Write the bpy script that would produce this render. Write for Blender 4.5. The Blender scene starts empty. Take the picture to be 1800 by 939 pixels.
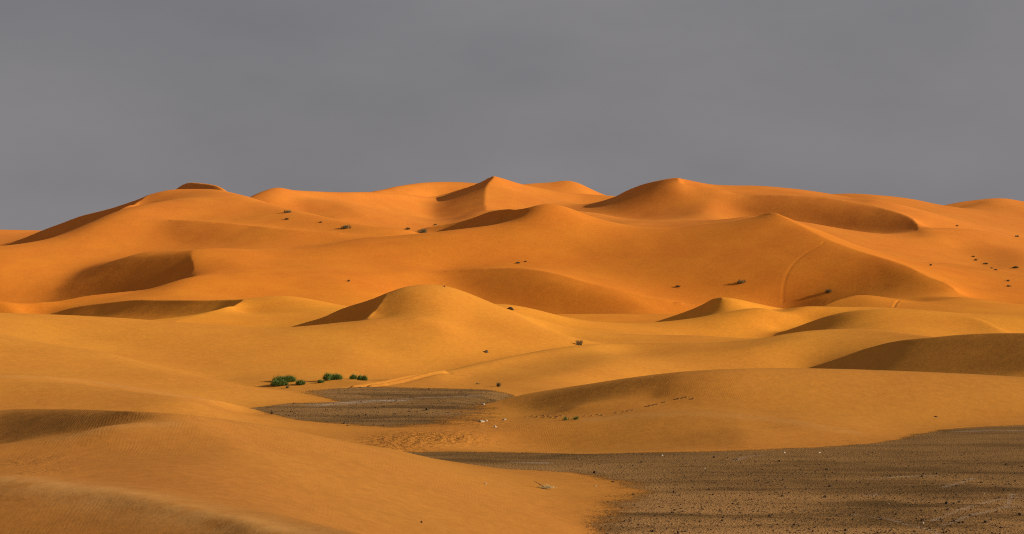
import bpy, bmesh, math, random, time
import numpy as np
from mathutils import Vector

# ------------------------------------------------------------------ camera, sky, sun, exposure
scene = bpy.context.scene
col = scene.collection
cam_d = bpy.data.cameras.new('camera'); cam = bpy.data.objects.new('camera', cam_d); col.objects.link(cam)
cam.location = (0, 0, 20); cam.rotation_euler = (math.radians(90), 0, 0)
cam_d.sensor_fit = 'HORIZONTAL'; cam_d.sensor_width = 36; cam_d.lens = 36*3000/1800
cam_d.shift_y = -(469.5-440)/1800
cam_d.clip_start = .5; cam_d.clip_end = 60000
scene.camera = cam

SUN_AZ, SUN_EL = math.radians(-14), math.radians(19.5)      # measured from +X (right of the view) towards +Y
sun_dir = Vector((math.cos(SUN_EL)*math.cos(SUN_AZ), math.cos(SUN_EL)*math.sin(SUN_AZ), math.sin(SUN_EL)))
sun_d = bpy.data.lights.new('sun', 'SUN'); sun = bpy.data.objects.new('sun', sun_d); col.objects.link(sun)
sun_d.energy = 4.6; sun_d.angle = math.radians(.6); sun_d.color = (1.0, .86, .66)
sun.rotation_euler = (-sun_dir).to_track_quat('-Z', 'Y').to_euler(); sun.location = (300, -60, 150)

world = bpy.data.worlds.new('World'); scene.world = world; world.use_nodes = True
wn, wl = world.node_tree.nodes, world.node_tree.links
wn.clear()
w_out = wn.new('ShaderNodeOutputWorld'); w_bg = wn.new('ShaderNodeBackground')
w_sky = wn.new('ShaderNodeTexSky'); w_sky.sky_type = 'NISHITA'; w_sky.sun_disc = False
w_sky.sun_elevation = SUN_EL; w_sky.sun_rotation = math.radians(90)-SUN_AZ
w_sky.dust_density = 4.0
w_tc = wn.new('ShaderNodeTexCoord'); w_map = wn.new('ShaderNodeMapping'); w_map.inputs['Scale'].default_value = (1.0, 1.0, 2.6)
w_no = wn.new('ShaderNodeTexNoise'); w_no.inputs['Scale'].default_value = 2.3; w_no.inputs['Detail'].default_value = 6.0; w_no.inputs['Roughness'].default_value = .52
w_map.inputs['Location'].default_value = (1.35, .4, .35)
w_rmp = wn.new('ShaderNodeValToRGB')
w_rmp.color_ramp.elements[0].position = .30; w_rmp.color_ramp.elements[0].color = (2.52, 2.49, 2.72, 1)
w_rmp.color_ramp.elements[1].position = .74; w_rmp.color_ramp.elements[1].color = (4.15, 3.98, 4.10, 1)
w_mix = wn.new('ShaderNodeMix'); w_mix.data_type = 'RGBA'; w_mix.inputs['Factor'].default_value = .93     # storm cloud over the blue
wl.new(w_tc.outputs['Generated'], w_map.inputs['Vector']); wl.new(w_map.outputs[0], w_no.inputs['Vector'])
wl.new(w_no.outputs['Fac'], w_rmp.inputs['Fac']); wl.new(w_sky.outputs[0], w_mix.inputs['A']); wl.new(w_rmp.outputs[0], w_mix.inputs['B'])
wl.new(w_mix.outputs['Result'], w_bg.inputs['Color']); wl.new(w_bg.outputs[0], w_out.inputs['Surface'])
w_bg.inputs['Strength'].default_value = .05

scene.view_settings.view_transform = 'Standard'; scene.view_settings.look = 'None'
scene.view_settings.exposure = .38; scene.view_settings.gamma = 1.0; scene.view_settings.use_curve_mapping = False
scene.cycles.use_denoising = False
scene.cycles.filter_width = 1.1
scene.cycles.max_bounces = 6

import numpy as np
F, HZ, V0, UC = 3000.0, 20.0, 440.0, 900.0      # survey camera: focal length (px), eye height (m), horizon row, centre column

# ---- survey of the dune field: lines of (column, row, distance in m); c = sharp brink, s = soft line
# options: f=(slope,length) fall towards the viewer, b=(slope,length) fall behind
LINES = [
 # --- foreground left
 'fore',
 ('s', [(-320,826,112),(0,840,100),(81,846,98),(161,859,95),(242,873,91.5),(323,891,88),(383,907,85),(444,921,82),(517,939,79),(620,965,74),(760,1000,69)], dict(f=(.12,8),b=(.03,5))),
 ('s', [(-200,985,86),(0,975,84),(150,962,82),(300,952,78)], {}),
 ('c', [(-260,745,165),(-120,728,158),(0,719,150),(52,717,143),(161,717,130),(242,721,122),(323,727,121),(383,733,124)], dict(b=(.16,10))),
 ('s', [(383,733,124),(444,742,130),(504,754,138),(565,766,146),(642,782,155),(698,792,163)], dict(b=(.12,7))),
 ('s', [(-160,795,134),(0,777,128),(60,770,122),(121,762,118),(182,750,117),(282,739,119)], {}),
 ('s', [(0,803,112),(120,808,109),(250,818,105),(400,845,102),(560,882,103),(720,925,104),(860,965,104)], {}),
 ('s', [(450,775,120),(600,815,120),(750,858,120),(900,900,120),(1040,938,120)], {}),
 ('s', [(698,792,170.5),(763,806,164),(823,816,159.6),(884,822,157),(944,824,156.2),(1005,828,154.6),(1040,834,152),(1090,846,147.8),(1110,868,140.2),(1080,885,134.8),(1060,905,129),(1050,940,120),(1030,1010,105)], {}),
 # --- left middle
 'left',
 ('c', [(-250,652,196),(0,660,200),(81,663,203),(161,669,206),(222,679,205),(303,692,205),(363,701,206),(432,715,214)], dict(f=(.07,5))),
 ('s', [(432,716,217),(464,723,212),(525,738,201.3),(600,744,197.4),(680,757,189)], {}),
 ('s', [(-200,560,262),(0,586,262),(60,598,263),(170,622,262),(282,645,258),(343,659,256),(404,673,252),(464,684,246)], dict(b=(.10,8))),
 # --- central dune D
 'central',
 ('s', [(-300,556,338),(0,560,335),(80,562,335),(200,565,332),(300,570,330),(400,576,328),(490,580,326),(560,574,325),(617,567,325)], dict(b=(.22,14))),
 ('c', [(617,567,325),(643,565,325),(653,550,328),(663,537,331),(678,519,335)], {}),
 ('s', [(678,519,335),(687,513,337),(700,508,338),(727,503,340),(760,502,342),(780,503,342),(807,510,343),(833,520,345),(873,537,348),(917,552,352),(950,559,355)], dict(b=(.2,18))),
 ('c', [(678,519,335),(633,533,343),(600,544,350),(567,558,357),(533,568,362),(490,580,366)], dict(b=(.2,12),f=(.5,9))),
 ('s', [(873,536,384),(900,537,386),(933,542,390),(977,554,396)], dict(b=(.08,20))),
 ('s', [(200,640,262),(350,664,266),(470,672,262),(560,670,262),(650,668,263),(740,660,268),(790,650,274)], {}),
 ('s', [(662,562,319),(730,560,318)], {}),
 ('s', [(684,532,331),(740,527,330),(800,532,332)], {}),
 ('s', [(980,590,346),(1100,592,353),(1240,590,360)], {}),
 # --- dune E
 'hollow',
 ('s', [(430,526,450),(470,521,452),(490,520,453),(533,524,455),(567,532,457),(610,545,460)], dict(b=(.15,12))),
 ('c', [(430,526,450),(413,535,440),(393,543,431),(350,555,418),(307,565,406)], {}),
 ('c', [(50,557,530),(83,552,527),(133,540,520),(183,533,510),(233,528,498),(283,527,485),(333,527,472),(383,527,461),(430,526,450)], dict(f=(.22,16),b=(.04,10))),
 ('s', [(-200,550,540),(0,546,536),(50,557,530)], dict(b=(.05,14))),
 # --- dunes on the right
 'low',
 ('s', [(765,653,265),(800,647,272),(861,633,283),(921,621,295),(982,612,304),(1042,605,312),(1103,604,321),(1204,603,320),(1260,602,319),(1321,596,320),(1402,582,325),(1450,578,328),(1523,577,328),(1583,584,322),(1648,592,315),(1760,604,300)], dict(b=(.12,12),f=(.10,10))),
 ('s', [(700,681,249),(760,681,249),(860,682,248),(960,683,247)], {}),
 'shaded',
 ('c', [(1412,649,284),(1462,633,282),(1523,612,278),(1583,598,273),(1644,592,269),(1704,588,265),(1800,587,257),(1980,590,240)], dict(f=(.24,12),b=(.10,18))),
 'rippled',
 ('s', [(840,714,219),(881,703,227),(941,691,230),(1002,681,225),(1082,669,217),(1183,657,208),(1240,653,206),(1321,650,207),(1412,649,212),(1523,652,215),(1644,657,218),(1800,665,224),(1980,674,230)], dict(b=(.16,9))),
 ('s', [(800,768,183),(840,762,186),(881,754,189),(961,744,190),(1058,733,191)], {}),
 ('c', [(1058,733,191),(1123,726,191),(1183,725,190),(1264,726,189),(1345,733,188)], dict(f=(.14,6),b=(.01,5))),
 ('s', [(1345,733,188),(1400,739,187),(1442,748,185),(1543,762,184)], {}),
 ('s', [(1010,714,200),(1090,706,200),(1150,699,201)], {}),
 ('s', [(740,792,170.5),(803,794,169.5),(1040,798,167.6),(1200,794,169.5),(1321,791,171),(1442,786,173.4),(1543,778,177.5),(1579,770,181.8),(1595,760,187.5),(1624,754,191),(1684,750,193.5),(1800,746,196),(1980,742,198.7)], {}),
 'pale',
 ('s', [(1360,588,400),(1400,575,400),(1433,563,398),(1483,550,394),(1533,545,392),(1600,545,392),(1667,552,390),(1717,559,388),(1750,573,380),(1773,585,375),(1850,605,365)], dict(f=(.2,10),b=(.14,14))),
 'swell',
 ('s', [(1130,574,430),(1200,563,418),(1267,552,412),(1333,543,412),(1433,541,416),(1500,540,420),(1567,542,425),(1700,552,430),(1800,555,430),(2000,562,428)], dict(b=(.08,10))),
 'knoll',
 ('c', [(1130,574,446),(1200,550,442),(1233,537,437),(1250,527,433),(1270,523,430)], dict(f=(.3,10),b=(.12,12))),
 ('s', [(1270,523,430),(1293,526,431),(1327,533,434),(1377,542,440)], dict(b=(.15,12),f=(.25,8))),
 'toe',
 ('c', [(1440,539,508),(1467,528,511),(1507,518,514)], dict(f=(.25,6),b=(.1,8))),
 ('s', [(1507,518,514),(1533,519,515),(1567,525,517),(1620,532,515)], dict(b=(.12,8))),
 # --- big front dune G
 'great',
 ('s', [(-200,528,545),(0,527,540),(60,529,542),(100,529,545),(150,521,548),(233,512,556)], {}),
 ('s', [(450,540,505),(600,548,510),(800,550,515),(980,554,516),(1100,553,520),(1190,552,522)], {}),
 ('s', [(1180,534,560),(1200,534,563),(1300,535,566),(1380,537,566),(1450,537,556),(1560,527,535),(1693,523,518)], {}),
 ('c', [(780,478,603),(813,474,602),(860,472,597),(933,474,587),(983,483,579),(1033,497,571),(1100,513,564),(1150,525,561),(1200,531,561)], dict(f=(.34,12),b=(-.02,8))),
 ('c', [(340,440,620),(335,450,612),(338,467,601),(335,480,591),(320,495,579),(293,505,567),(233,510,560),(150,520,551),(100,529,546)], {}),
 ('s', [(340,440,620),(293,442,634),(247,444,645),(217,453,652),(167,467,656),(127,483,652),(80,505,640)], {}),
 ('s', [(340,440,620),(367,436,626),(400,437,632),(467,438,640),(517,436,645),(567,430,650),(600,425,652)], dict(b=(.03,10))),
 ('s', [(600,425,652),(630,419,654),(690,416,656),(743,412,658),(800,407,660),(850,401,660),(883,393,660),(907,385,659)], dict(b=(.12,8))),
 ('c', [(883,393,660),(907,385,659),(927,368,658)], {}),
 ('s', [(927,368,658),(937,364,658),(950,360,658),(970,359,660),(993,363,662),(1013,372,664),(1040,382,666),(1067,392,668),(1100,398,668),(1150,405,668),(1200,402,666),(1233,398,663),(1293,390,658),(1333,380,652),(1355,374,648)], dict(b=(.15,14))),
 ('c', [(927,368,658),(893,369,672),(860,374,690),(815,390,705),(740,402,712)], dict(f=(.35,12),b=(.1,10))),
 ('c', [(1333,380,652),(1355,374,648),(1400,393,632),(1450,418,612),(1500,437,596),(1550,453,582),(1600,470,568),(1633,487,556),(1667,500,547),(1690,520,537)], dict(f=(.22,8))),
 ('s', [(600,500,560),(560,470,590)], {}),
 ('s', [(430,490,560),(420,460,600)], {}),
 # --- big left dune M1
 'massif',
 ('c', [(-200,446,705),(0,434,712),(50,428,718),(77,423,724),(110,413,738),(150,398,756)], dict(b=(.22,16))),
 ('c', [(150,398,756),(187,383,774),(213,368,790),(233,357,801),(257,345,812)], {}),
 ('c', [(-150,445,890),(20,425,880),(67,408,870),(133,385,850),(200,366,830),(257,345,814)], dict(f=(.42,18),b=(.12,24))),
 ('s', [(257,345,813),(267,340,815),(290,334,817),(317,332,818),(353,333,818),(395,337,816),(413,345,814),(428,350,811)], dict(b=(.2,20))),
 ('s', [(428,350,811),(467,362,792),(510,375,768),(567,384,740),(600,390,725),(667,400,706),(720,404,700)], dict(b=(.25,12))),
 ('c', [(300,388,722),(367,391,712),(433,395,702),(500,402,690),(600,410,682)], dict(f=(.32,9),b=(.02,8))),
 'cap',
 ('c', [(312,331,908),(326,322,902),(353,322,890),(385,326,876),(398,337,868)], dict(f=(.5,10),b=(.2,20))),
 # --- skyline dunes
 'farleft',
 ('s', [(-250,402,1060),(0,407,1060),(67,409,1060),(200,418,1060)], dict(b=(.1,40))),
 'saddle',
 ('s', [(433,348,826),(450,340,835),(473,332,840),(490,328,845),(510,333,850),(533,334,858),(600,337,880),(660,337,905),(700,339,922),(733,342,940),(767,345,962)], dict(b=(.12,30),f=(.25,18))),
 ('s', [(590,384,800),(650,392,800),(700,397,800),(760,396,808),(800,388,818)], {}),
 'farmid',
 ('s', [(660,336,960),(683,329,980),(707,325,990),(733,321,1000),(760,319,1010),(787,319,1020),(830,321,1020),(880,325,1020)], dict(b=(.2,30),f=(.25,20))),
 'peak',
 ('c', [(767,345,962),(807,333,957),(833,325,951),(863,311,943),(868,309,941)], dict(f=(.3,8),b=(.2,20))),
 ('c', [(868,309,941),(858,322,926),(853,333,913),(853,350,894),(856,367,874),(859,376,862)], {}),
 ('s', [(868,309,941),(877,311,942),(890,315,945),(910,322,950),(933,327,955),(983,337,960),(1033,342,965),(1083,347,960)], dict(b=(.12,24),f=(.28,20))),
 'farpeak',
 ('s', [(920,323,1120),(933,322,1130),(977,320,1140),(987,317,1140),(1000,317,1140),(1012,319,1140),(1033,329,1140),(1060,341,1140),(1083,348,1140)], dict(b=(.25,30),f=(.2,20))),
 'bowl',
 ('s', [(930,372,850),(1000,371,840),(1060,376,830)], {}),
 ('c', [(1083,347,905),(1100,338,899),(1133,325,890),(1167,317,881),(1193,313,876)], dict(b=(.1,20),f=(.25,14))),
 ('c', [(1193,313,876),(1200,323,873),(1267,335,868),(1300,343,865),(1367,344,855),(1433,347,845),(1483,353,835),(1533,362,822),(1573,372,808),(1600,382,795),(1613,393,781),(1613,402,768)], dict(f=(.36,14))),
 ('s', [(1195,313,878),(1227,322,890),(1267,328,900),(1310,329,910),(1360,333,920),(1407,338,930),(1440,343,940)], dict(b=(.12,30))),
 ('s', [(1100,396,770),(1150,400,765),(1250,390,772),(1330,380,778)], {}),
 ('s', [(1390,400,790),(1450,405,785),(1520,412,775),(1580,412,762)], {}),
 'farright',
 ('s', [(1440,343,1010),(1480,344,1020),(1533,347,1030),(1573,348,1030),(1600,351,1030),(1630,358,1030),(1660,366,1030)], dict(b=(.15,40))),
 ('c', [(1462,345,990),(1500,351,975),(1535,353,965)], dict(f=(.3,10))),
 'edge',
 ('s', [(1640,363,1060),(1677,357,1070),(1710,352,1080),(1740,348,1085),(1760,348,1088),(1780,350,1090),(1800,355,1095),(2000,362,1095)], dict(b=(.15,40),f=(.15,20))),
 'flank',
 ('s', [(1617,403,765),(1667,402,775),(1717,405,780),(1767,413,780),(1800,421,778),(2000,450,760)], dict(f=(.22,16),b=(.03,20))),
 ('s', [(1580,456,640),(1620,461,650),(1667,465,662),(1717,473,667),(1767,479,667),(1800,480,667),(2000,478,660)], dict(b=(.08,10))),
 ('s', [(1680,490,590),(1720,505,580),(1760,512,575),(1800,518,572)], {}),
 ('s', [(1700,527,545),(1800,538,530),(2000,545,520)], {}),
]
# flat gravel pan: dense z=0 samples inside these outlines (column,row)
PAN = [
 [(1030,1180),(1050,960),(1075,890),(1120,866),(1100,846),(1040,836),(1005,830),(884,824),(763,808),(740,797),(1040,800),(1200,797),(1442,789),(1560,780),(1600,764),(1690,753),(1980,745),(2150,960),(2150,1180)],
 [(445,717),(600,705),(520,684),(700,684),(830,686),(900,690),(840,714),(830,750),(700,752),(600,742),(525,736)],
]
# lie of the faces: outline (column,row) and cross-slope dz/dx there
FACES = [
 ([(20,427),(67,411),(133,388),(200,369),(250,349),(225,360),(187,380),(150,395),(110,410),(77,420)], .5, 4),
 ([(0,445),(120,420),(230,370),(300,345),(400,350),(450,375),(300,385),(200,440),(60,500),(0,515)], -.08),
 ([(300,392),(400,396),(470,402),(380,425),(310,420)], .26, 2),
 ([(150,470),(225,453),(300,447),(333,450),(335,480),(310,496),(230,507),(120,518),(90,512)], .48, 2),
 ([(350,445),(480,445),(480,510),(300,515),(340,490)], -.1, 2),
 ([(790,345),(855,320),(850,345),(852,370),(800,388),(765,385),(765,360)], .36, 5),
 ([(868,320),(920,328),(1000,345),(930,362),(860,370),(857,345)], -.2, 5),
 ([(500,345),(600,350),(640,385),(560,380)], .12, 2),
 ([(640,350),(720,350),(740,390),(660,390)], -.05),
 ([(1205,326),(1300,344),(1400,346),(1480,354),(1550,367),(1600,384),(1610,400),(1560,408),(1480,398),(1400,380),(1330,376),(1260,352)], .46, 2),
 ([(1205,317),(1300,331),(1450,345),(1560,363),(1625,390),(1610,372),(1480,347),(1310,330)], -.12, 2),
 ([(1650,363),(1700,358),(1738,352),(1745,356),(1700,363)], .4, 3),
 ([(1466,345),(1500,347),(1534,350),(1530,354),(1500,351)], .45, 4),
 ([(318,328),(330,324),(380,327),(392,334),(350,331)], .5, 4),
 ([(1090,345),(1140,328),(1190,322),(1260,345),(1230,375),(1130,380),(1060,375)], .34, 2),
 ([(450,460),(700,430),(950,380),(1000,400),(1020,450),(900,460),(700,480),(500,500)], -.05),
 ([(1220,420),(1330,385),(1353,379),(1400,398),(1450,422),(1530,452),(1560,500),(1530,525),(1250,525)], .15, 1.5),
 ([(1560,462),(1600,476),(1665,507),(1670,518),(1560,522)], .2, 1),
 ([(820,485),(930,485),(1020,505),(1150,540),(1000,548),(930,535),(840,510)], .28, 3),
 ([(110,552),(200,538),(400,531),(340,553),(250,562)], .29, 2),
 ([(1150,568),(1235,540),(1262,528),(1260,548),(1200,560)], .4),
 ([(1380,583),(1435,566),(1500,551),(1490,572),(1430,575)], .3),
 ([(1560,552),(1680,556),(1740,580),(1560,572)], -.1),
 ([(1440,645),(1530,615),(1650,597),(1795,592),(1795,655),(1600,650)], .34, 2),
 ([(920,704),(1000,686),(1100,671),(1190,660),(1160,695),(1100,714),(1030,724),(940,720)], .37, 1.5),
 ([(900,755),(1100,735),(1300,740),(1300,785),(1000,790)], .13, 2),
 ([(0,780),(200,768),(330,752),(420,790),(300,828),(100,825),(0,828)], -.02, 1),
 ([(1320,660),(1780,675),(1780,735),(1620,745),(1450,740),(1320,720)], -.08),
 ([(830,650),(920,630),(1050,614),(1060,640),(950,665),(830,672)], .13, 1),
 ([(0,722),(160,720),(300,727),(250,738),(120,755),(0,772)], .38, 3),
 ([(0,868),(150,880),(280,905),(420,938),(0,938)], .15, 3),
 ([(0,838),(161,856),(323,888),(444,918),(520,935),(420,890),(250,852),(120,838)], -.2, 2),
 ([(0,668),(200,682),(330,705),(250,712),(0,712)], .05, 2),
 ([(0,610),(150,625),(300,660),(420,690),(300,685),(150,660),(0,652)], -.06, 2),
 ([(100,580),(480,590),(620,580),(600,640),(400,640),(200,600)], 0.),
 ([(670,540),(760,510),(780,600),(680,620),(650,580)], -.04),
 ([(830,530),(950,570),(1050,590),(900,610),(820,600)], -.1),
 ([(1365,378),(1480,405),(1600,415),(1750,460),(1640,478),(1600,462),(1500,430),(1420,400)], -.16, 2),
 ([(1690,425),(1795,435),(1795,470),(1720,465)], .12),
]

CREASE = .008; TW = .11
T0, T1 = math.log(45.0), math.log(1500.0)
U0, U1 = -0.40, 0.40

def spline(pts, step):
    """Catmull-Rom through the survey points, resampled evenly."""
    P = np.array([(p[0], p[1], math.log(p[2])) for p in pts], float)
    if len(P) == 2:
        n = max(2, int(abs(P[1,0]-P[0,0])/step)+2); s = np.linspace(0,1,n)[:,None]; return P[0]*(1-s)+P[1]*s
    E = np.vstack([2*P[0]-P[1], P, 2*P[-1]-P[-2]]); out = []
    for i in range(len(P)-1):
        a,b,c,d = E[i:i+4]
        L = math.hypot((c[0]-b[0])/F, c[2]-b[2]); n = max(2, int(L/step)+1)
        k0 = max(1e-6, np.linalg.norm((b-a)*(1/F,1/F,1))**.5); k1 = max(1e-6, np.linalg.norm((c-b)*(1/F,1/F,1))**.5); k2 = max(1e-6, np.linalg.norm((d-c)*(1/F,1/F,1))**.5)
        m1 = (c-b)/k1-(c-a)/(k0+k1)+(b-a)/k0; m2 = (d-c)/k2-(d-b)/(k1+k2)+(c-b)/k1
        m1, m2 = m1*k1, m2*k1
        s = np.linspace(0,1,n,endpoint=False)[:,None]
        out.append((2*s**3-3*s**2+1)*b+(s**3-2*s**2+s)*m1+(-2*s**3+3*s**2)*c+(s**3-s**2)*m2)
    out.append(P[-1:]); return np.vstack(out)

def inside(poly, X, Y):
    r = np.zeros(X.shape, bool); n = len(poly)
    for i in range(n):
        (x0,y0),(x1,y1) = poly[i], poly[(i+1)%n]
        if y0 == y1: continue
        r ^= ((y0 > Y) != (y1 > Y)) & (X < (x1-x0)*(Y-y0)/(y1-y0)+x0)
    return r

class Solve:
    """height field g=(z-HZ)/d on a fan grid (u=x/y, t=ln y): bending energy + survey lines."""
    def __init__(s, nu, nt):
        s.nu, s.nt = nu, nt; s.du, s.dt = (U1-U0)/(nu-1), (T1-T0)/(nt-1)
    def rows(s, u, t):
        a = np.clip((u-U0)/s.du, 0, s.nu-1.001); b = np.clip((t-T0)/s.dt, 0, s.nt-1.001)
        i, j = a.astype(int), b.astype(int); return i, j, a-i, b-j
    def build(s, cons, creases, slopes, base):
        nu, nt = s.nu, s.nt
        u, t, g, w = cons
        i, j, a, b = s.rows(u, t); k = j*nu+i
        s.idx = np.stack([k, k+1, k+nu, k+nu+1]); s.cw = np.stack([(1-a)*(1-b), a*(1-b), (1-a)*b, a*b]); s.w = w; s.gv = g
        c = np.ones(nt*nu)
        if creases is not None:
            i, j, a, b = s.rows(*creases); k = j*nu+i
            for q in (0,1,nu,nu+1): c[k+q] = CREASE
        s.c = c.reshape(nt, nu)
        s.sl = slopes; 
        if slopes is not None and len(slopes[0]):
            i, j, a, b = s.rows(slopes[0], slopes[1]); s.sk = j*nu+i; s.sv = slopes[2]; s.sw = slopes[3]
        else: s.sk = None
        s.base = base; s.bw = 2e-2*s.du*s.dt
        A = s.du*s.dt
        s.wu = A/s.du**4*s.c[:,1:-1]; s.wt = A/s.dt**4*s.c[1:-1,:]; s.wx = 2*A/(s.du*s.dt)**2*np.minimum(s.c[1:,1:], s.c[:-1,:-1])
        e = s.dt/2; s.k0, s.k2 = 1-e, 1+e
    def apply(s, g):
        o = s.bw*g
        r = (g[:,2:]-2*g[:,1:-1]+g[:,:-2])*s.wu; o[:,2:] += r; o[:,1:-1] -= 2*r; o[:,:-2] += r
        r = (s.k2*g[2:]-2*g[1:-1]+s.k0*g[:-2])*s.wt; o[2:] += s.k2*r; o[1:-1] -= 2*r; o[:-2] += s.k0*r
        r = (g[1:,1:]-g[1:,:-1]-g[:-1,1:]+g[:-1,:-1])*s.wx
        o[1:,1:] += r; o[1:,:-1] -= r; o[:-1,1:] -= r; o[:-1,:-1] += r
        f = g.ravel(); q = s.w*(f[s.idx]*s.cw).sum(0)
        oo = np.bincount(s.idx.ravel(), (s.cw*q).ravel(), minlength=f.size)
        if s.sk is not None:
            q = s.sw*(f[s.sk+1]-f[s.sk])/s.du**2
            oo += np.bincount(s.sk+1, q, minlength=f.size)-np.bincount(s.sk, q, minlength=f.size)
        return o+oo.reshape(g.shape)
    def rhs(s):
        n = s.nu*s.nt
        b = np.bincount(s.idx.ravel(), (s.cw*(s.w*s.gv)).ravel(), minlength=n)
        if s.sk is not None:
            q = s.sw*s.sv/s.du; b += np.bincount(s.sk+1, q, minlength=n)-np.bincount(s.sk, q, minlength=n)
        return b.reshape(s.nt, s.nu)+s.bw*s.base
    def diag(s):
        n = s.nu*s.nt; D = np.full((s.nt, s.nu), s.bw)
        D[:,2:] += s.wu; D[:,1:-1] += 4*s.wu; D[:,:-2] += s.wu
        D[2:] += s.wt; D[1:-1] += 4*s.wt; D[:-2] += s.wt
        D[1:,1:] += s.wx; D[1:,:-1] += s.wx; D[:-1,1:] += s.wx; D[:-1,:-1] += s.wx
        d = np.bincount(s.idx.ravel(), (s.cw**2*s.w).ravel(), minlength=n)
        if s.sk is not None:
            q = s.sw/s.du**2; d += np.bincount(s.sk+1, q, minlength=n)+np.bincount(s.sk, q, minlength=n)
        return D+d.reshape(D.shape)
    def cg(s, x, it):
        M = 1/s.diag(); r = s.rhs()-s.apply(x); z = M*r; p = z.copy(); rz = (r*z).sum(); r0 = rz
        for k in range(it):
            Ap = s.apply(p); al = rz/(p*Ap).sum(); x = x+al*p; r = r-al*Ap; z = M*r; n = (r*z).sum()
            if n < 1e-9*r0: break
            p = z+(n/rz)*p; rz = n
        return x

def upsample(g, nu, nt):
    """bilinear resample on the same extent"""
    a = np.linspace(0, g.shape[1]-1.0001, nu); b = np.linspace(0, g.shape[0]-1.0001, nt)
    i, j = a.astype(int), b.astype(int); fa, fb = a-i, (b-j)[:,None]
    r0 = g[j][:,i]*(1-fa)+g[j][:,i+1]*fa; r1 = g[j+1][:,i]*(1-fa)+g[j+1][:,i+1]*fa
    return r0*(1-fb)+r1*fb

MARKS = {}
def gather():
    cons, crs = [], []; W = 2e5
    st = .0022
    name = None
    for ln in LINES:
        if isinstance(ln, str): name = ln; continue
        kind, pts, o = ln
        S = spline(pts, st); u, g, t = (S[:,0]-UC)/F, (V0-S[:,1])/F, S[:,2]; d = np.exp(t); z = HZ+g*d
        cons.append((u, t, g, np.full(len(u), W*1.0))); MARKS.setdefault(name, []).append((u[::5], t[::5]))
        if kind == 'c': crs.append((u, t))
        if 'f' in o:
            sl, L = o['f']
            for q in (.5, 1.0): dd = d-L*q; cons.append((u, np.log(dd), (z-sl*L*q-HZ)/dd, np.full(len(u), W*.15)))
        if 'b' in o:
            sl, L = o['b']
            for q in (.5, 1.0): dd = d+L*q; cons.append((u, np.log(dd), (z-sl*L*q-HZ)/dd, np.full(len(u), W*.15)))
    for poly in PAN:
        P = np.array(poly, float)
        X, Y = np.meshgrid(np.arange(P[:,0].min(), P[:,0].max(), 9.), np.arange(P[:,1].min(), P[:,1].max(), 4.))
        m = inside(poly, X, Y); x, y = X[m], Y[m]; g = (V0-y)/F; d = -HZ/g
        cons.append(((x-UC)/F, np.log(d), g, np.full(len(x), W*.3)))
    return [np.concatenate([c[k] for c in cons]) for k in range(4)], [np.concatenate([c[k] for c in crs]) for k in range(2)]

def first_hit(g, px, py):
    """ln distance at which the ray through (px,py) meets the ground"""
    nt, nu = g.shape; u = (px-UC)/F; a = (u-U0)/((U1-U0)/(nu-1)); i = int(a); fa = a-i
    col = V0-F*(g[:,i]*(1-fa)+g[:,i+1]*fa)
    j0 = int((math.log(46)-T0)/((T1-T0)/(nt-1)))
    k = np.nonzero(col[j0:] <= py)[0]
    if not len(k): return None
    k = k[0]+j0
    f = (col[k-1]-py)/max(1e-9, col[k-1]-col[k]); return T0+(T1-T0)/(nt-1)*(k-1+min(max(f,0),1))

def solve(levels=((116,175,400),(232,350,300),(464,700,260),(928,1400,170)), verbose=True):
    cons, crs = gather(); g = None; slopes = None
    for L,(nu, nt, it) in enumerate(levels):
        s = Solve(nu, nt)
        t = np.linspace(T0, T1, nt); d = np.exp(t)
        zb = np.interp(d, [14,60,120,300,500,620,700,900,1200,2600], [14.5,8,2,2,3,12,26,30,22,10])
        base = np.repeat(((zb-HZ)/d)[:,None], nu, 1)
        g = base.copy() if g is None else upsample(g, nu, nt)
        if L >= 1:
            us, ts, vs, ws = [], [], [], []
            for poly, hx, *tw in FACES:
                P = np.array(poly, float)
                X, Y = np.meshgrid(np.arange(P[:,0].min(), P[:,0].max(), 3.5), np.arange(P[:,1].min(), P[:,1].max(), 2.5))
                m = inside(poly, X, Y)
                for x, y in zip(X[m], Y[m]):
                    th = first_hit(g, x, y)
                    if th: us.append((x-UC)/F); ts.append(th); vs.append(hx); ws.append(TW*(tw[0] if tw else 1))
            slopes = tuple(np.array(q) for q in (us, ts, vs, ws))
        s.build(cons, crs, slopes, base)
        t0 = time.time(); g = s.cg(g, it)
        if verbose: print('level', nu, nt, round(time.time()-t0, 1), 's')
    h = g.copy(); h[1:-1] = .12*g[:-2]+.76*g[1:-1]+.12*g[2:]; g = h.copy(); g[:,1:-1] = .12*h[:,:-2]+.76*h[:,1:-1]+.12*h[:,2:]
    return g
# ------------------------------------------------------------------ helpers
def noise2(x, y, seed=0):
    """smooth value noise, 0..1"""
    xi, yi = np.floor(x), np.floor(y); fx, fy = x-xi, y-yi
    fx, fy = fx*fx*fx*(fx*(fx*6-15)+10), fy*fy*fy*(fy*(fy*6-15)+10)
    def h(a, b):
        n = (a.astype(np.int64)*374761393+b.astype(np.int64)*668265263+seed*982451653) & 0xffffffff
        n = ((n ^ (n >> 13))*1274126177) & 0xffffffff
        return ((n ^ (n >> 16)) & 0xffff)/65535.
    return (h(xi, yi)*(1-fx)+h(xi+1, yi)*fx)*(1-fy)+(h(xi, yi+1)*(1-fx)+h(xi+1, yi+1)*fx)*fy

def sstep(a, b, x):
    s = np.clip((x-a)/(b-a), 0, 1); return s*s*(3-2*s)

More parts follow.
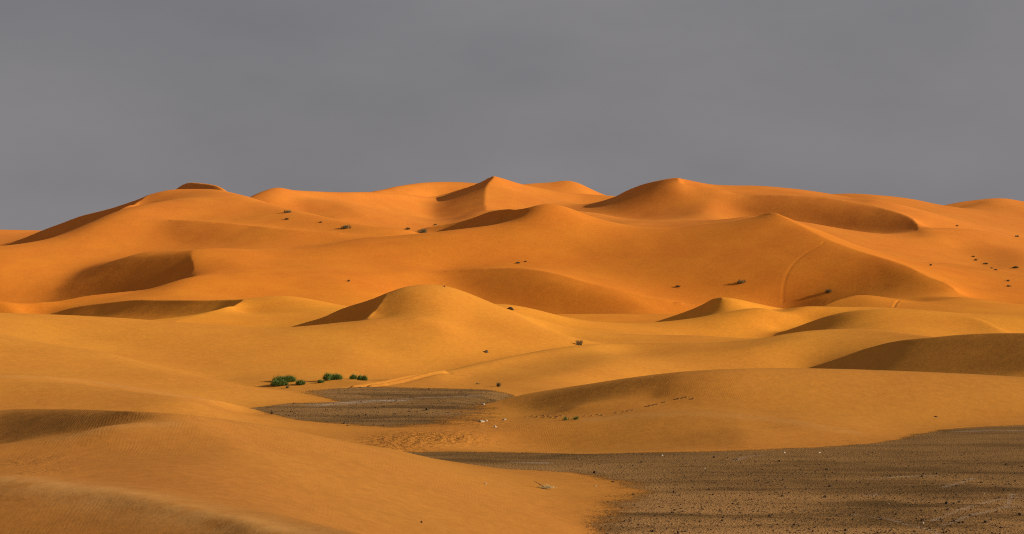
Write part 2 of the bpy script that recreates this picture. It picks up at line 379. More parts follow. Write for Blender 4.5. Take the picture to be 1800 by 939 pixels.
def tag(o, label=None, cat=None, group=None, kind=None):
    if label: o['label'] = label
    if cat: o['category'] = cat
    if group: o['group'] = group
    if kind: o['kind'] = kind
    return o

def mesh_obj(name, verts, faces, mat, parent=None, smooth=True):
    me = bpy.data.meshes.new(name); me.from_pydata(verts, [], faces); me.update()
    if smooth: me.shade_smooth()
    me.materials.append(mat)
    o = bpy.data.objects.new(name, me); col.objects.link(o)
    if parent: o.parent = parent
    return o

def empty(name, loc, rz=0.):
    o = bpy.data.objects.new(name, None); col.objects.link(o); o.location = loc; o.rotation_euler = (0, 0, rz)
    o.empty_display_size = .3; return o

class NT:
    """short-hand for node trees"""
    def __init__(s, name):
        s.m = bpy.data.materials.new(name); s.m.use_nodes = True; s.t = s.m.node_tree; s.t.nodes.clear()
        s.out = s.t.nodes.new('ShaderNodeOutputMaterial'); s.b = s.t.nodes.new('ShaderNodeBsdfPrincipled')
        s.t.links.new(s.b.outputs[0], s.out.inputs[0]); s.b.inputs['Roughness'].default_value = .95
        s.b.inputs['Specular IOR Level'].default_value = .15
    def n(s, typ, **kw):
        nd = s.t.nodes.new('ShaderNode'+typ)
        for k, v in kw.items():
            if k in nd.bl_rna.properties.keys(): setattr(nd, k, v)
        return nd
    def set(s, sock, v):
        if hasattr(v, 'links'): s.t.links.new(v, sock)
        else: sock.default_value = v
    def math(s, op, a, b=0., c=0., clamp=False):
        nd = s.n('Math', operation=op, use_clamp=clamp)
        for i, v in enumerate((a, b, c)): s.set(nd.inputs[i], v)
        return nd.outputs[0]
    def noise(s, vec, scale, detail=4., rough=.5, dist=0.):
        nd = s.n('TexNoise'); s.set(nd.inputs['Vector'], vec); nd.inputs['Scale'].default_value = scale
        nd.inputs['Detail'].default_value = detail; nd.inputs['Roughness'].default_value = rough; nd.inputs['Distortion'].default_value = dist
        return nd.outputs['Fac']
    def mapping(s, vec, scale=(1,1,1), rot=(0,0,0)):
        nd = s.n('Mapping'); s.set(nd.inputs['Vector'], vec); nd.inputs['Scale'].default_value = scale; nd.inputs['Rotation'].default_value = rot
        return nd.outputs[0]
    def ramp(s, fac, stops):
        nd = s.n('ValToRGB'); s.set(nd.inputs['Fac'], fac); e = nd.color_ramp.elements
        while len(e) < len(stops): e.new(.5)
        for k, (p, c) in enumerate(stops): e[k].position = p; e[k].color = (*c, 1) if len(c) == 3 else c
        return nd.outputs['Color']
    def mix(s, fac, a, b, blend='MIX'):
        nd = s.n('Mix', data_type='RGBA', blend_type=blend); s.set(nd.inputs['Factor'], fac)
        for k, v in (('A', a), ('B', b)): s.set(nd.inputs[k], (*v, 1) if isinstance(v, tuple) and len(v) == 3 else v)
        return nd.outputs['Result']
    def _attr(s, name):
        nd = s.n('Attribute'); nd.attribute_name = name; return nd.outputs['Fac']
    def maprange(s, v, a, b, c=0., d=1., smooth=True):
        nd = s.n('MapRange', interpolation_type='SMOOTHSTEP' if smooth else 'LINEAR'); s.set(nd.inputs[0], v)
        for i, q in enumerate((a, b, c, d)): nd.inputs[i+1].default_value = q
        return nd.outputs[0]

# ------------------------------------------------------------------ ground material: drifted sand over a gravel pan
def ground_material():
    k = NT('desert_ground'); geo = k.n('NewGeometry'); P = geo.outputs['Position']
    sep = k.n('SeparateXYZ'); k.set(sep.inputs[0], P); Y = sep.outputs['Y']; X = sep.outputs['X']
    # sand: ochre near the pan, redder on the old high dunes
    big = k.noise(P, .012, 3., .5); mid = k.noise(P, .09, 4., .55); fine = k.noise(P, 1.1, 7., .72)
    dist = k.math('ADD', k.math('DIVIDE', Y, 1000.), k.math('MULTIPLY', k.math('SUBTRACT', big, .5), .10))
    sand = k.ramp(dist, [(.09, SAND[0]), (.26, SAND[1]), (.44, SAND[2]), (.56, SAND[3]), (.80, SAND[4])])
    v = k.math('ADD', k.math('MULTIPLY', k.math('SUBTRACT', mid, .5), .24), k.math('MULTIPLY', k.math('SUBTRACT', fine, .5), .55))
    hsv = k.n('HueSaturation'); k.set(hsv.inputs['Color'], sand); k.set(hsv.inputs['Value'], k.math('ADD', 1., v))
    k.set(hsv.inputs['Hue'], k.math('ADD', .5, k.math('MULTIPLY', k.math('SUBTRACT', k.noise(P, .045, 3.), .5), .012)))
    sand = hsv.outputs[0]
    # gravel: dark desert pavement with sandy streaks
    sp = k.mapping(P, (.22, 1.0, 1.0), (0, 0, math.radians(6)))
    streak = k.noise(sp, .22, 6., .62, .6); speck = k.noise(P, 5.5, 4., .85); patch = k.noise(P, .05, 3., .5)
    grav = k.ramp(k.math('ADD', k.math('MULTIPLY', streak, .32), k.math('MULTIPLY', speck, .68)),
                  [(.37, (.042, .024, .010)), (.46, (.134, .072, .024)), (.55, (.215, .115, .038)), (.66, (.385, .208, .070))])
    dusty = k.math('MULTIPLY', k.maprange(k.math('ADD', streak, k.math('MULTIPLY', k.math('SUBTRACT', patch, .5), .8)), .28, .62), k.math('ADD', k.maprange(Y, 165., 118., .22, .9), k.maprange(Y, 185., 215., 0., .12)))
    gv = k.n('HueSaturation'); k.set(gv.inputs['Color'], grav); k.set(gv.inputs['Value'], k.math('ADD', .72, k.math('MULTIPLY', k.noise(k.mapping(P, (.4, 1., 1.)), .11, 5., .65), .6))); grav = gv.outputs[0]
    grav = k.mix(dusty, grav, (.37, .195, .072))
    pan = k._attr('pan'); salt = k._attr('salt'); scuff = k._attr('scuff')
    edge = k.math('ADD', pan, k.math('MULTIPLY', k.math('SUBTRACT', k.noise(k.mapping(P, (.5, 1., 1.)), .35, 5., .65), .5), .9))
    edge = k.math('ADD', edge, k.math('MULTIPLY', k.math('SUBTRACT', k.noise(P, 4.5, 4., .8), .5), 1.5))
    m = k.maprange(edge, .38, .62)
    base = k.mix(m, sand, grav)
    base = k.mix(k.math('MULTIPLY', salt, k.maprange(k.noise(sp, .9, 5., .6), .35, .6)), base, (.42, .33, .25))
    base = k.mix(k.math('MULTIPLY', k._attr('pale'), k.maprange(k.noise(P, .5, 5., .65), .2, .6)), base, (.50, .255, .078))      # paler colour mixed in along the traced crest lines, broken up by noise
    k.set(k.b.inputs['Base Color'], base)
    # relief: wind ripples, grain, gravel and scuffed sand
    wv = k.n('TexWave', wave_type='BANDS', bands_direction='X', wave_profile='SIN')
    k.set(wv.inputs['Vector'], k.mapping(P, (1., .35, .35), (0, 0, math.radians(-12)))); wv.inputs['Scale'].default_value = 1.3
    wv.inputs['Distortion'].default_value = 9.; wv.inputs['Detail'].default_value = 4.; wv.inputs['Detail Scale'].default_value = .55
    rmask = k.math('MULTIPLY', k.maprange(k.noise(P, .05, 3., .5), .44, .66), k.maprange(Y, 330., 150.))
    rmask = k.math('ADD', rmask, k._attr('ripple'), clamp=True)
    rmask = k.math('MULTIPLY', rmask, k.maprange(k.noise(P, .35, 4., .6), .36, .62))
    h = k.math('MULTIPLY', k.math('MULTIPLY', wv.outputs['Fac'], rmask), .0055)
    h = k.math('ADD', h, k.math('MULTIPLY', k.noise(P, 2.2, 6., .7), .030))
    h = k.math('ADD', h, k.math('MULTIPLY', k.noise(k.mapping(P, (.35, 1., 1.)), .16, 5., .6), .30))
    sandh = k.math('MULTIPLY', h, k.math('SUBTRACT', 1., k.math('MULTIPLY', m, .8)))
    vor = k.n('TexVoronoi'); k.set(vor.inputs['Vector'], P); vor.inputs['Scale'].default_value = 6.5
    gh = k.math('MULTIPLY', k.math('MULTIPLY', k.math('ADD', vor.outputs['Distance'], k.noise(P, 1.5, 6., .75)), m), .05)
    sc = k.math('MULTIPLY', k.math('MULTIPLY', k.noise(k.mapping(P, (.8, .8, 1.)), .95, 5., .62), scuff), .9)
    bump = k.n('Bump'); bump.inputs['Strength'].default_value = 1.0; bump.inputs['Distance'].default_value = 1.0
    tr = k.math('MULTIPLY', k.math('MULTIPLY', k.noise(k.mapping(P, (.03, 1., .3)), 1.5, 4., .6), k._attr('track')), .30)
    k.set(bump.inputs['Height'], k.math('ADD', k.math('ADD', k.math('ADD', sandh, gh), sc), tr)); k.set(k.b.inputs['Normal'], bump.outputs[0])
    k.set(k.b.inputs['Roughness'], 1.0); k.b.inputs['Specular IOR Level'].default_value = .05; k.b.inputs['Diffuse Roughness'].default_value = .25
    return k.m

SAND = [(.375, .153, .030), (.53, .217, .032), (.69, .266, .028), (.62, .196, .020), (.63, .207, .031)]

# ------------------------------------------------------------------ terrain mesh
t_start = time.time()
G = solve(verbose=False)
nt0, nu0 = G.shape; DU, DT = (U1-U0)/(nu0-1), (T1-T0)/(nt0-1)

def cubic(A, pos):
    """cubic resampling of the rows of A at fractional row numbers"""
    i = np.clip(np.floor(pos).astype(int), 0, A.shape[0]-2); f = (pos-i)[:, None]
    g = lambda q: A[np.clip(i+q, 0, A.shape[0]-1)]
    a, b, c, d = g(-1), g(0), g(1), g(2)
    return b+.5*f*(c-a+f*(2*a-5*b+4*c-d+f*(3*(b-c)+d-a)))

us = np.concatenate([np.linspace(U0, -.318, 36)[:-1], np.arange(-.318, .3181, .0007), np.linspace(.3184, U1, 36)])
ts = []
for a, b, s in ((45, 70, .02), (70, 130, .0040), (130, 290, .0022), (290, 1180, .0026), (1180, 1500, .02)):
    n = int(math.log(b/a)/s); ts.append(np.linspace(math.log(a), math.log(b), n, endpoint=(b == 1500)))
ts = np.concatenate(ts)
gg = cubic(G, (ts-T0)/DT); gg = cubic(gg.T.copy(), (us-U0)/DU).T
D = np.exp(ts)[:, None]; XX = us[None]*D; YY = np.repeat(D, len(us), 1); ZZ = HZ+gg*D
PX = UC+F*us[None]+0*D; PY = V0-F*gg

# gravel pan cover (0..1) as drawn on the flat ground
def poly_dist(poly, X, Y):
    best = np.full(X.shape, 1e9); n = len(poly)
    for i in range(n):
        (x0, y0), (x1, y1) = poly[i], poly[(i+1) % n]; L2 = (x1-x0)**2+(y1-y0)**2
        s = np.clip(((X-x0)*(x1-x0)+(Y-y0)*(y1-y0))/L2, 0, 1)
        best = np.minimum(best, np.hypot(X-x0-s*(x1-x0), Y-y0-s*(y1-y0)))
    return best
def world_poly(poly):
    return [((px-UC)/F*(HZ*F/(py-V0)), HZ*F/(py-V0)) for px, py in poly]
PAN_W = [
 [(1020,1150),(1052,915),(1090,880),(1130,866),(1115,850),(1040,838),(1005,831),(884,825),(763,809),(700,793),(740,794.5),(803,795),(1040,798.5),(1200,795),(1321,792),(1442,787),(1520,781.5),(1580,774),(1612,764),(1650,756.5),(1700,752),(1800,747.5),(1990,743),(2250,760),(2250,1150)],
 [(437,717),(520,709),(600,706),(560,697),(535,690),(590,681),(640,679),(720,681),(790,683),(860,685),(905,690),(880,701),(838,714),(826,730),(800,738),(760,745),(690,750),(600,744.5),(525,738.5),(464,724)],
]
pan = np.zeros(ZZ.shape)
near = (YY > 84) & (YY < 275) & (ZZ < .9)
jj, ii = np.nonzero(near)
for poly in PAN_W:
    W = world_poly(poly); x, y = XX[jj, ii], YY[jj, ii]
    sd = poly_dist(W, x, y)*np.where(inside(W, x, y), 1, -1)
    px, py = PX[jj, ii], PY[jj, ii]
    wd = .7+4.5*np.exp(-((px-1090)/80)**2-((py-880)/60)**2)+5*np.exp(-((px-660)/200)**2-((py-688)/10)**2)+11*np.exp(-((px-830)/120)**2-((py-735)/22)**2)+2.5*np.exp(-((px-640)/80)**2-((py-748)/8)**2)+1.4*np.exp(-((px-1600)/40)**2-((py-762)/12)**2)
    pan[jj, ii] = np.maximum(pan[jj, ii], np.clip(.5+.5*sd/wd, 0, 1))

# small swells that the survey lines are too coarse for
dune = 1-pan
ZZ += dune*np.clip((YY-60)/60, 0, 1)*((noise2(XX/9., YY/9., 3)-.5)*.10+(noise2(XX/28., YY/28., 5)-.5)*.34)
ZZ += np.clip((YY-400)/200, 0, 1)*((noise2(XX/70., YY/70., 7)-.5)*1.0+(noise2(XX/33., YY/33., 8)-.5)*.45)
ZZ += pan*((noise2(XX/2.3, YY/2.3, 11)-.5)*.05+(noise2(XX/7., YY/7., 12)-.5)*.10)

def hit(px, py):
    """where the sight line of survey pixel (px,py) meets the finished ground"""
    u = (px-UC)/F; a = np.searchsorted(us, u)-1; f = (u-us[a])/(us[a+1]-us[a])
    z = ZZ[:, a]*(1-f)+ZZ[:, a+1]*f; row = V0+F*(HZ-z)/np.exp(ts)
    j0 = np.searchsorted(ts, math.log(50)); k = np.nonzero(row[j0:] <= py)[0]
    if not len(k): k = np.array([np.argmin(row[j0:])])
    k = k[0]+j0; q = min(max((row[k-1]-py)/max(1e-6, row[k-1]-row[k]), 0), 1)
    d = math.exp(ts[k-1]*(1-q)+ts[k]*q); return Vector((u*d, d, z[k-1]*(1-q)+z[k]*q))
def ground_z(x, y):
    t = math.log(y); u = x/y; j = min(max(np.searchsorted(ts, t)-1, 0), len(ts)-2); a = min(max(np.searchsorted(us, u)-1, 0), len(us)-2)
    q = (t-ts[j])/(ts[j+1]-ts[j]); f = (u-us[a])/(us[a+1]-us[a])
    return float((ZZ[j, a]*(1-f)+ZZ[j, a+1]*f)*(1-q)+(ZZ[j+1, a]*(1-f)+ZZ[j+1, a+1]*f)*q)

def path_dist(pts):
    """distance on the ground plan to a track traced over the dunes"""
    W = [hit(*p) for p in pts]; x0, x1 = min(w.x for w in W)-6, max(w.x for w in W)+6; y0, y1 = min(w.y for w in W)-6, max(w.y for w in W)+6
    j, i = np.nonzero((XX > x0) & (XX < x1) & (YY > y0) & (YY < y1)); x, y = XX[j, i], YY[j, i]; best = np.full(len(x), 1e9)
    for a, b in zip(W[:-1], W[1:]):
        L2 = (b.x-a.x)**2+(b.y-a.y)**2+1e-9; s = np.clip(((x-a.x)*(b.x-a.x)+(y-a.y)*(b.y-a.y))/L2, 0, 1)
        best = np.minimum(best, np.hypot(x-a.x-s*(b.x-a.x), y-a.y-s*(b.y-a.y)))
    return j, i, best
def rut(pts, wid, depth, berm):
    j, i, r = path_dist(pts)
    ZZ[j, i] += berm*np.exp(-((r-wid*1.3)/(wid*.6))**2)-depth*np.exp(-(r/(wid*.7))**2)
wide = (XX > -30) & (XX < -5) & (YY > 248) & (YY < 272)
# tyre ruts: up the great dune's face, over the toe, and round the end of the low dune
rut([(1449,425),(1444,430),(1432,437),(1420,443),(1405,454),(1393,466),(1385,479),(1380,492),(1377,505),(1376,520),(1376,534)], .75, .09, .0)
rut([(1580,528),(1574,534),(1571,541)], .45, .15, .03)
for pts in ([(-23.4,252),(-21.6,254),(-19.4,257.2),(-17.4,261.5),(-15.4,265.6),(-13.4,268.6)], [(-20.9,252),(-19.4,253.6),(-17.2,256.8),(-15.0,260.8),(-12.9,264.2),(-10.6,266.6)]):
    P = [Vector(p) for p in pts]; x, y = XX[wide], YY[wide]; r = np.full(len(x), 1e9)
    for a, b in zip(P[:-1], P[1:]):
        q = np.clip(((x-a.x)*(b.x-a.x)+(y-a.y)*(b.y-a.y))/(b-a).length_squared, 0, 1); r = np.minimum(r, np.hypot(x-a.x-q*(b.x-a.x), y-a.y-q*(b.y-a.y)))
    ZZ[wide] += .26*np.exp(-(r/.42)**2)-.12*np.exp(-((r-.95)/.4)**2)
# hummocks of sand caught by the bushes
for px, py, r, h in ((508,678,2.6,.16),(583,671,2.2,.22),(612,671,1.9,.24),(634,673,2.0,.20)):
    p = hit(px, py); ZZ += h*np.exp(-((XX-p.x)**2+((YY-p.y)/1.2)**2)/r**2)

def blob(px, py, rx, ry):
    w = hit(px, py); sx = rx*w.y/F; sy = ry*w.y*w.y/(F*HZ)*1.0
    return np.exp(-((XX-w.x)/sx)**2-((YY-w.y)/max(sy, .5))**2)
scuff = np.clip(blob(720, 775, 75, 14)+.8*blob(800, 770, 60, 6)+.6*blob(690, 785, 40, 8)+.45*blob(830, 745, 70, 10)+.35*blob(60, 812, 90, 14)+.3*blob(70, 830, 80, 10), 0, 1)
salt = np.zeros(ZZ.shape)
for pts, wdt in (([(560,712),(600,709),(640,706),(680,704),(705,703.5)], 1.3), ([(700,702),(740,699),(790,698),(840,696)], .7), ([(1520,870),(1532,872),(1545,868)], .35), ([(1530,842),(1580,838),(1640,836)], .3), ([(1660,856),(1690,848),(1712,840)], .25), ([(1680,759),(1740,757),(1800,757)], .5), ([(900,812),(960,814)], .5), ([(1640,915),(1690,895),(1745,880),(1800,872)], .22), ([(1655,925),(1705,906),(1760,893),(1810,886)], .22), ([(1500,905),(1560,912),(1620,928),(1650,938)], .2), ([(1340,800),(1310,803),(1290,810)], .3), ([(1780,868),(1775,880),(1768,892)], .2)):
    j, i, r = path_dist(pts); salt[j, i] = np.maximum(salt[j, i], np.exp(-(r/wdt)**2)*(.9 if wdt > 1 else .45))
ripple = np.clip(1.2*blob(1250, 690, 90, 30)+.9*blob(120, 790, 160, 24)+.7*blob(150, 745, 150, 16)+.6*blob(930, 780, 120, 12)+.8*blob(100, 910, 160, 20), 0, 1)

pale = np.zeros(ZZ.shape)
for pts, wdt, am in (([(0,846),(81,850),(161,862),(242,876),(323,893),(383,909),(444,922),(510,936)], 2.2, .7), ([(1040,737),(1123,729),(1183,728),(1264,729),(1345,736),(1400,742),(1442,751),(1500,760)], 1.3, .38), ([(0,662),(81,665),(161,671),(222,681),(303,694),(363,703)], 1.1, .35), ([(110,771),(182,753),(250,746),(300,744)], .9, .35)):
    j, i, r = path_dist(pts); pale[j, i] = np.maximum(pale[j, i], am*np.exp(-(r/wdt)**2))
track = np.clip(blob(720, 917, 260, 7)+.8*blob(960, 925, 120, 8), 0, 1)

# split the sheet into its dunes: each cell goes to the dune whose survey lines are nearest
NAMES = [n for n in MARKS]
cu, ct = np.linspace(U0, U1, 150), np.linspace(T0, T1, 230)
Cu, Ct = np.meshgrid(cu, ct); fields = []
for n in NAMES:
    su = np.concatenate([m[0] for m in MARKS[n]]); st_ = np.concatenate([m[1] for m in MARKS[n]]); best = np.full(Cu.size, 1e9)
    for q in range(0, len(su), 60):
        best = np.minimum(best, ((Cu.ravel()[:, None]-su[None, q:q+60])**2+((Ct.ravel()[:, None]-st_[None, q:q+60])*.8)**2).min(1))
    f = np.sqrt(best).reshape(Cu.shape); f = cubic(f, (ts-T0)/(ct[1]-ct[0])); fields.append(cubic(f.T.copy(), (us-U0)/(cu[1]-cu[0])).T.astype(np.float32))
owner = np.argmin(np.stack(fields), 0); owner[pan > .5] = len(NAMES)
del fields
DUNES = {
 'fore': 'long rippled sand slope filling the lower left foreground beside the dark gravel',
 'left': 'smooth ochre dune at the left edge behind the foreground slope',
 'central': 'broad ochre dune with rounded peak and dark left slip face in the middle',
 'hollow': 'low dune with a long shaded hollow at the left edge behind the central dune',
 'low': 'low smooth dune with tyre ruts round its end, behind the gravel flat',
 'shaded': 'dune at the right edge whose whole visible face lies in shade',
 'rippled': 'near dune with footprints and wind ripples above the gravel on the right',
 'pale': 'pale topped dune with shaded left end behind the shaded right dune',
 'swell': 'gentle bright swell of sand in front of the small dark knoll',
 'knoll': 'small pointed dune with dark left side at the foot of the great dune',
 'toe': 'little sunlit dune crossed by a rut at the foot of the great dune',
 'great': 'great orange dune with long ridge and curved tyre rut on its face',
 'massif': 'highest orange dune on the left with a dark wedge along its left skyline',
 'cap': 'dark crest showing just above the top of the left dune',
 'farleft': 'distant orange dune low on the skyline at the left edge',
 'saddle': 'orange dune with a scooped shaded bowl left of the central sharp peak',
 'farmid': 'distant smooth crest on the skyline left of the central sharp peak',
 'peak': 'sharp skyline peak with dark left side and sunlit right face',
 'farpeak': 'small distant hump on the skyline right of the sharp peak',
 'bowl': 'skyline dune on the right with a large curved shaded bowl',
 'farright': 'distant orange crest on the skyline above the right bowl',
 'edge': 'distant dune on the skyline at the right edge',
 'flank': 'sunlit dune flank with scattered shrubs at the right edge',
}
# soft normals shared by all pieces of the sheet
gx = np.gradient(XX, axis=1), np.gradient(YY, axis=1)+0*XX, np.gradient(ZZ, axis=1); gy = np.gradient(XX, axis=0), np.gradient(YY, axis=0), np.gradient(ZZ, axis=0)
NX = np.cross(np.stack(gx, -1).reshape(-1, 3), np.stack(gy, -1).reshape(-1, 3)); NX /= np.linalg.norm(NX, axis=1)[:, None]
del gx, gy
GROUND = ground_material()
nr, nc = ZZ.shape
VID = np.arange(nr*nc).reshape(nr, nc)
QUADS = np.stack([VID[:-1, :-1], VID[:-1, 1:], VID[1:, 1:], VID[1:, :-1]], -1).reshape(-1, 4)
QOWN = owner[:-1, :-1].ravel()
VERT = np.stack([XX, YY, ZZ], -1).reshape(-1, 3).astype(np.float32)
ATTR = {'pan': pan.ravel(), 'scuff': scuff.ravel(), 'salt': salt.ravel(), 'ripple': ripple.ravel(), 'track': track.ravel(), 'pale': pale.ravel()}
sheets = {}
for k, n in enumerate(NAMES+['gravel']):
    q = QUADS[QOWN == k]
    if not len(q): continue
    ids, inv = np.unique(q.ravel(), return_inverse=True)
    me = bpy.data.meshes.new('sand_dune' if n != 'gravel' else 'gravel_plain')
    me.vertices.add(len(ids)); me.vertices.foreach_set('co', VERT[ids].ravel())
    me.loops.add(len(inv)); me.loops.foreach_set('vertex_index', inv.astype(np.int32))
    me.polygons.add(len(q)); me.polygons.foreach_set('loop_start', np.arange(0, len(inv), 4, dtype=np.int32))
    me.update(calc_edges=True); me.shade_smooth()
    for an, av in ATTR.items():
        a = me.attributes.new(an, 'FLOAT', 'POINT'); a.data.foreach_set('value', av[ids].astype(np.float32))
    me.normals_split_custom_set_from_vertices(NX[ids].astype(np.float32))
    me.materials.append(GROUND)
    o = bpy.data.objects.new(me.name, me); col.objects.link(o); sheets[n] = o
    tag(o, DUNES.get(n, 'dark gravel flat reaching from the lower right corner between the dunes'), None, None, 'structure')
# the plain that goes on to the horizon all round
R = 45000.; rim = [(R*math.cos(a), R*math.sin(a), -1.5) for a in np.linspace(0, 2*math.pi, 65)[:-1]]
o = mesh_obj('desert_plain', [(0, 0, -1.5)]+rim, [(0, i+1, (i+1) % 64+1) for i in range(64)], GROUND); tag(o, 'flat sandy desert plain reaching the horizon', None, None, 'structure')
print('terrain', round(time.time()-t_start, 1), 's')
# ------------------------------------------------------------------ plants, stones, litter
rnd = random.Random(11)
def plant_material(name, lo, hi, trans=.0):
    k = NT(name); P = k.n('NewGeometry').outputs['Position']
    k.set(k.b.inputs['Base Color'], k.ramp(k.noise(P, 3.1, 4., .7), [(.32, lo), (.68, hi)])); k.set(k.b.inputs['Roughness'], .7)
    return k.m
def stone_material(name, lo, hi):
    k = NT(name); P = k.n('TexCoord').outputs['Object']
    k.set(k.b.inputs['Base Color'], k.ramp(k.noise(P, 6., 5., .65), [(.3, lo), (.7, hi)]))
    b = k.n('Bump'); b.inputs['Strength'].default_value = .5; b.inputs['Distance'].default_value = .03; k.set(b.inputs['Height'], k.noise(P, 14., 5., .7)); k.set(k.b.inputs['Normal'], b.outputs[0])
    return k.m
LEAF = plant_material('green_twigs', (.050, .085, .016), (.150, .215, .045))
SCRUB = plant_material('scrub_twigs', (.10, .09, .042), (.23, .19, .095))
STRAW = plant_material('dry_straw', (.16, .11, .045), (.36, .25, .10))
BARK = plant_material('brown_bark', (.045, .028, .016), (.10, .062, .034))
PALE = stone_material('pale_stone', (.26, .20, .14), (.44, .36, .26))
BROWN = stone_material('brown_stone', (.055, .034, .020), (.13, .080, .045))
WHITE = stone_material('white_stone', (.46, .42, .35), (.66, .61, .52))
GRIT = stone_material('dark_grit', (.045, .028, .015), (.11, .066, .034))

def blades(n, rx, ry, h, lobes, width, length, lean, seed, base=0.):
    """thin tapering twigs filling an uneven, lobed mound"""
    r = random.Random(seed); V, Fc = [], []
    L = [(r.uniform(-.55, .55), r.uniform(-.55, .55), r.uniform(.45, .75), r.uniform(.6, 1.)) for _ in range(lobes)]
    for _ in range(n):
        cx, cy, cr, ch = r.choice(L); a = r.random()*6.2832; q = math.sqrt(r.random())
        x, y = (cx+cr*q*math.cos(a))*rx, (cy+cr*q*math.sin(a))*ry
        top = ch*h*math.sqrt(max(.04, 1-q*q))*r.uniform(.75, 1.12); z0 = base+top*r.random()**.7*.8-.05
        el = r.uniform(.35, 1.45); az = math.atan2(y, x)+r.uniform(-1., 1.); ln = length*h*(r.uniform(.6, 1.3) if r.random() > .1 else r.uniform(1.2, 2.))
        dx, dy, dz = math.cos(el)*math.cos(az)*ln*lean, math.cos(el)*math.sin(az)*ln*lean, math.sin(el)*ln
        wa = r.random()*6.2832; w = width*r.uniform(.6, 1.4); wx, wy = math.cos(wa)*w, math.sin(wa)*w
        i = len(V); V += [(x-wx, y-wy, z0), (x+wx, y+wy, z0), (x+dx*.55+wx*.7, y+dy*.55+wy*.7, z0+dz*.6), (x+dx, y+dy, z0+dz), (x+dx*.55-wx*.7, y+dy*.55-wy*.7, z0+dz*.6)]
        Fc.append((i, i+1, i+2, i+3, i+4))
    return V, Fc
def stems(n, rx, ry, h, w, seed, lean=.5):
    """woody stems rising from one root"""
    r = random.Random(seed); V, Fc = [], []
    for _ in range(n):
        a = r.random()*6.2832; tx, ty, tz = math.cos(a)*rx*r.uniform(.2, .8)*lean*2, math.sin(a)*ry*r.uniform(.2, .8)*lean*2, h*r.uniform(.5, .95); i = len(V)
        for (px, py, pz, ww) in ((0, 0, -.15, w), (tx*.4, ty*.4, tz*.5, w*.7), (tx, ty, tz, w*.3)):
            for q in range(3): b = q*2.0944; V.append((px+ww*math.cos(b), py+ww*math.sin(b), pz))
        for s in range(2):
            for q in range(3): Fc.append((i+s*3+q, i+s*3+(q+1) % 3, i+s*3+3+(q+1) % 3, i+s*3+3+q))
    return V, Fc
def place(px, py): return hit(px, py)
def bush(name, label, cat, px, py, wpx, hpx, mat, n, lobes, group, seed, wid=.022, length=.42, depth=.8):
    p = place(px, py); s = p.y/F; rx, h = wpx*.47*s, hpx*s*.9
    o = empty(name, p); tag(o, label, cat, group)
    mesh_obj('foliage', *blades(n, rx, rx*depth, h, lobes, wid*max(1., s*1.6/.14), length, 1., seed), mat, o, False)
    mesh_obj('stem', *stems(7, rx, rx*depth, h*.8, .025*max(1., s/.1), seed+1), BARK, o, False)
    return o
GB = 'green bushes on the sand behind the gravel'
for i, (px, py, w, h, lb) in enumerate((
  (499, 671, 40, 14, 'large rounded green bush, rear one of the leftmost cluster'),
  (489, 677.5, 40, 12, 'low spreading green bush at the front of the leftmost cluster'),
  (527, 676.5, 18, 12, 'small round green bush at the right end of the leftmost cluster'),
  (586, 668, 32, 15, 'tallest domed green bush of the middle cluster'),
  (566, 672.5, 13, 7, 'tiny green bush at the left foot of the middle bush'),
  (624, 667, 17, 11, 'small green bush, left one of the pair nearest the tyre ruts'),
  (637, 669, 16, 11, 'small green bush, right one of the pair nearest the tyre ruts'))):
    bush('green_bush', lb, 'bush', px, py, w, h, LEAF, int(900+w*45), 5 if w > 25 else 3, GB, 40+i)
SH = 'dark desert shrubs dotted over the dunes'
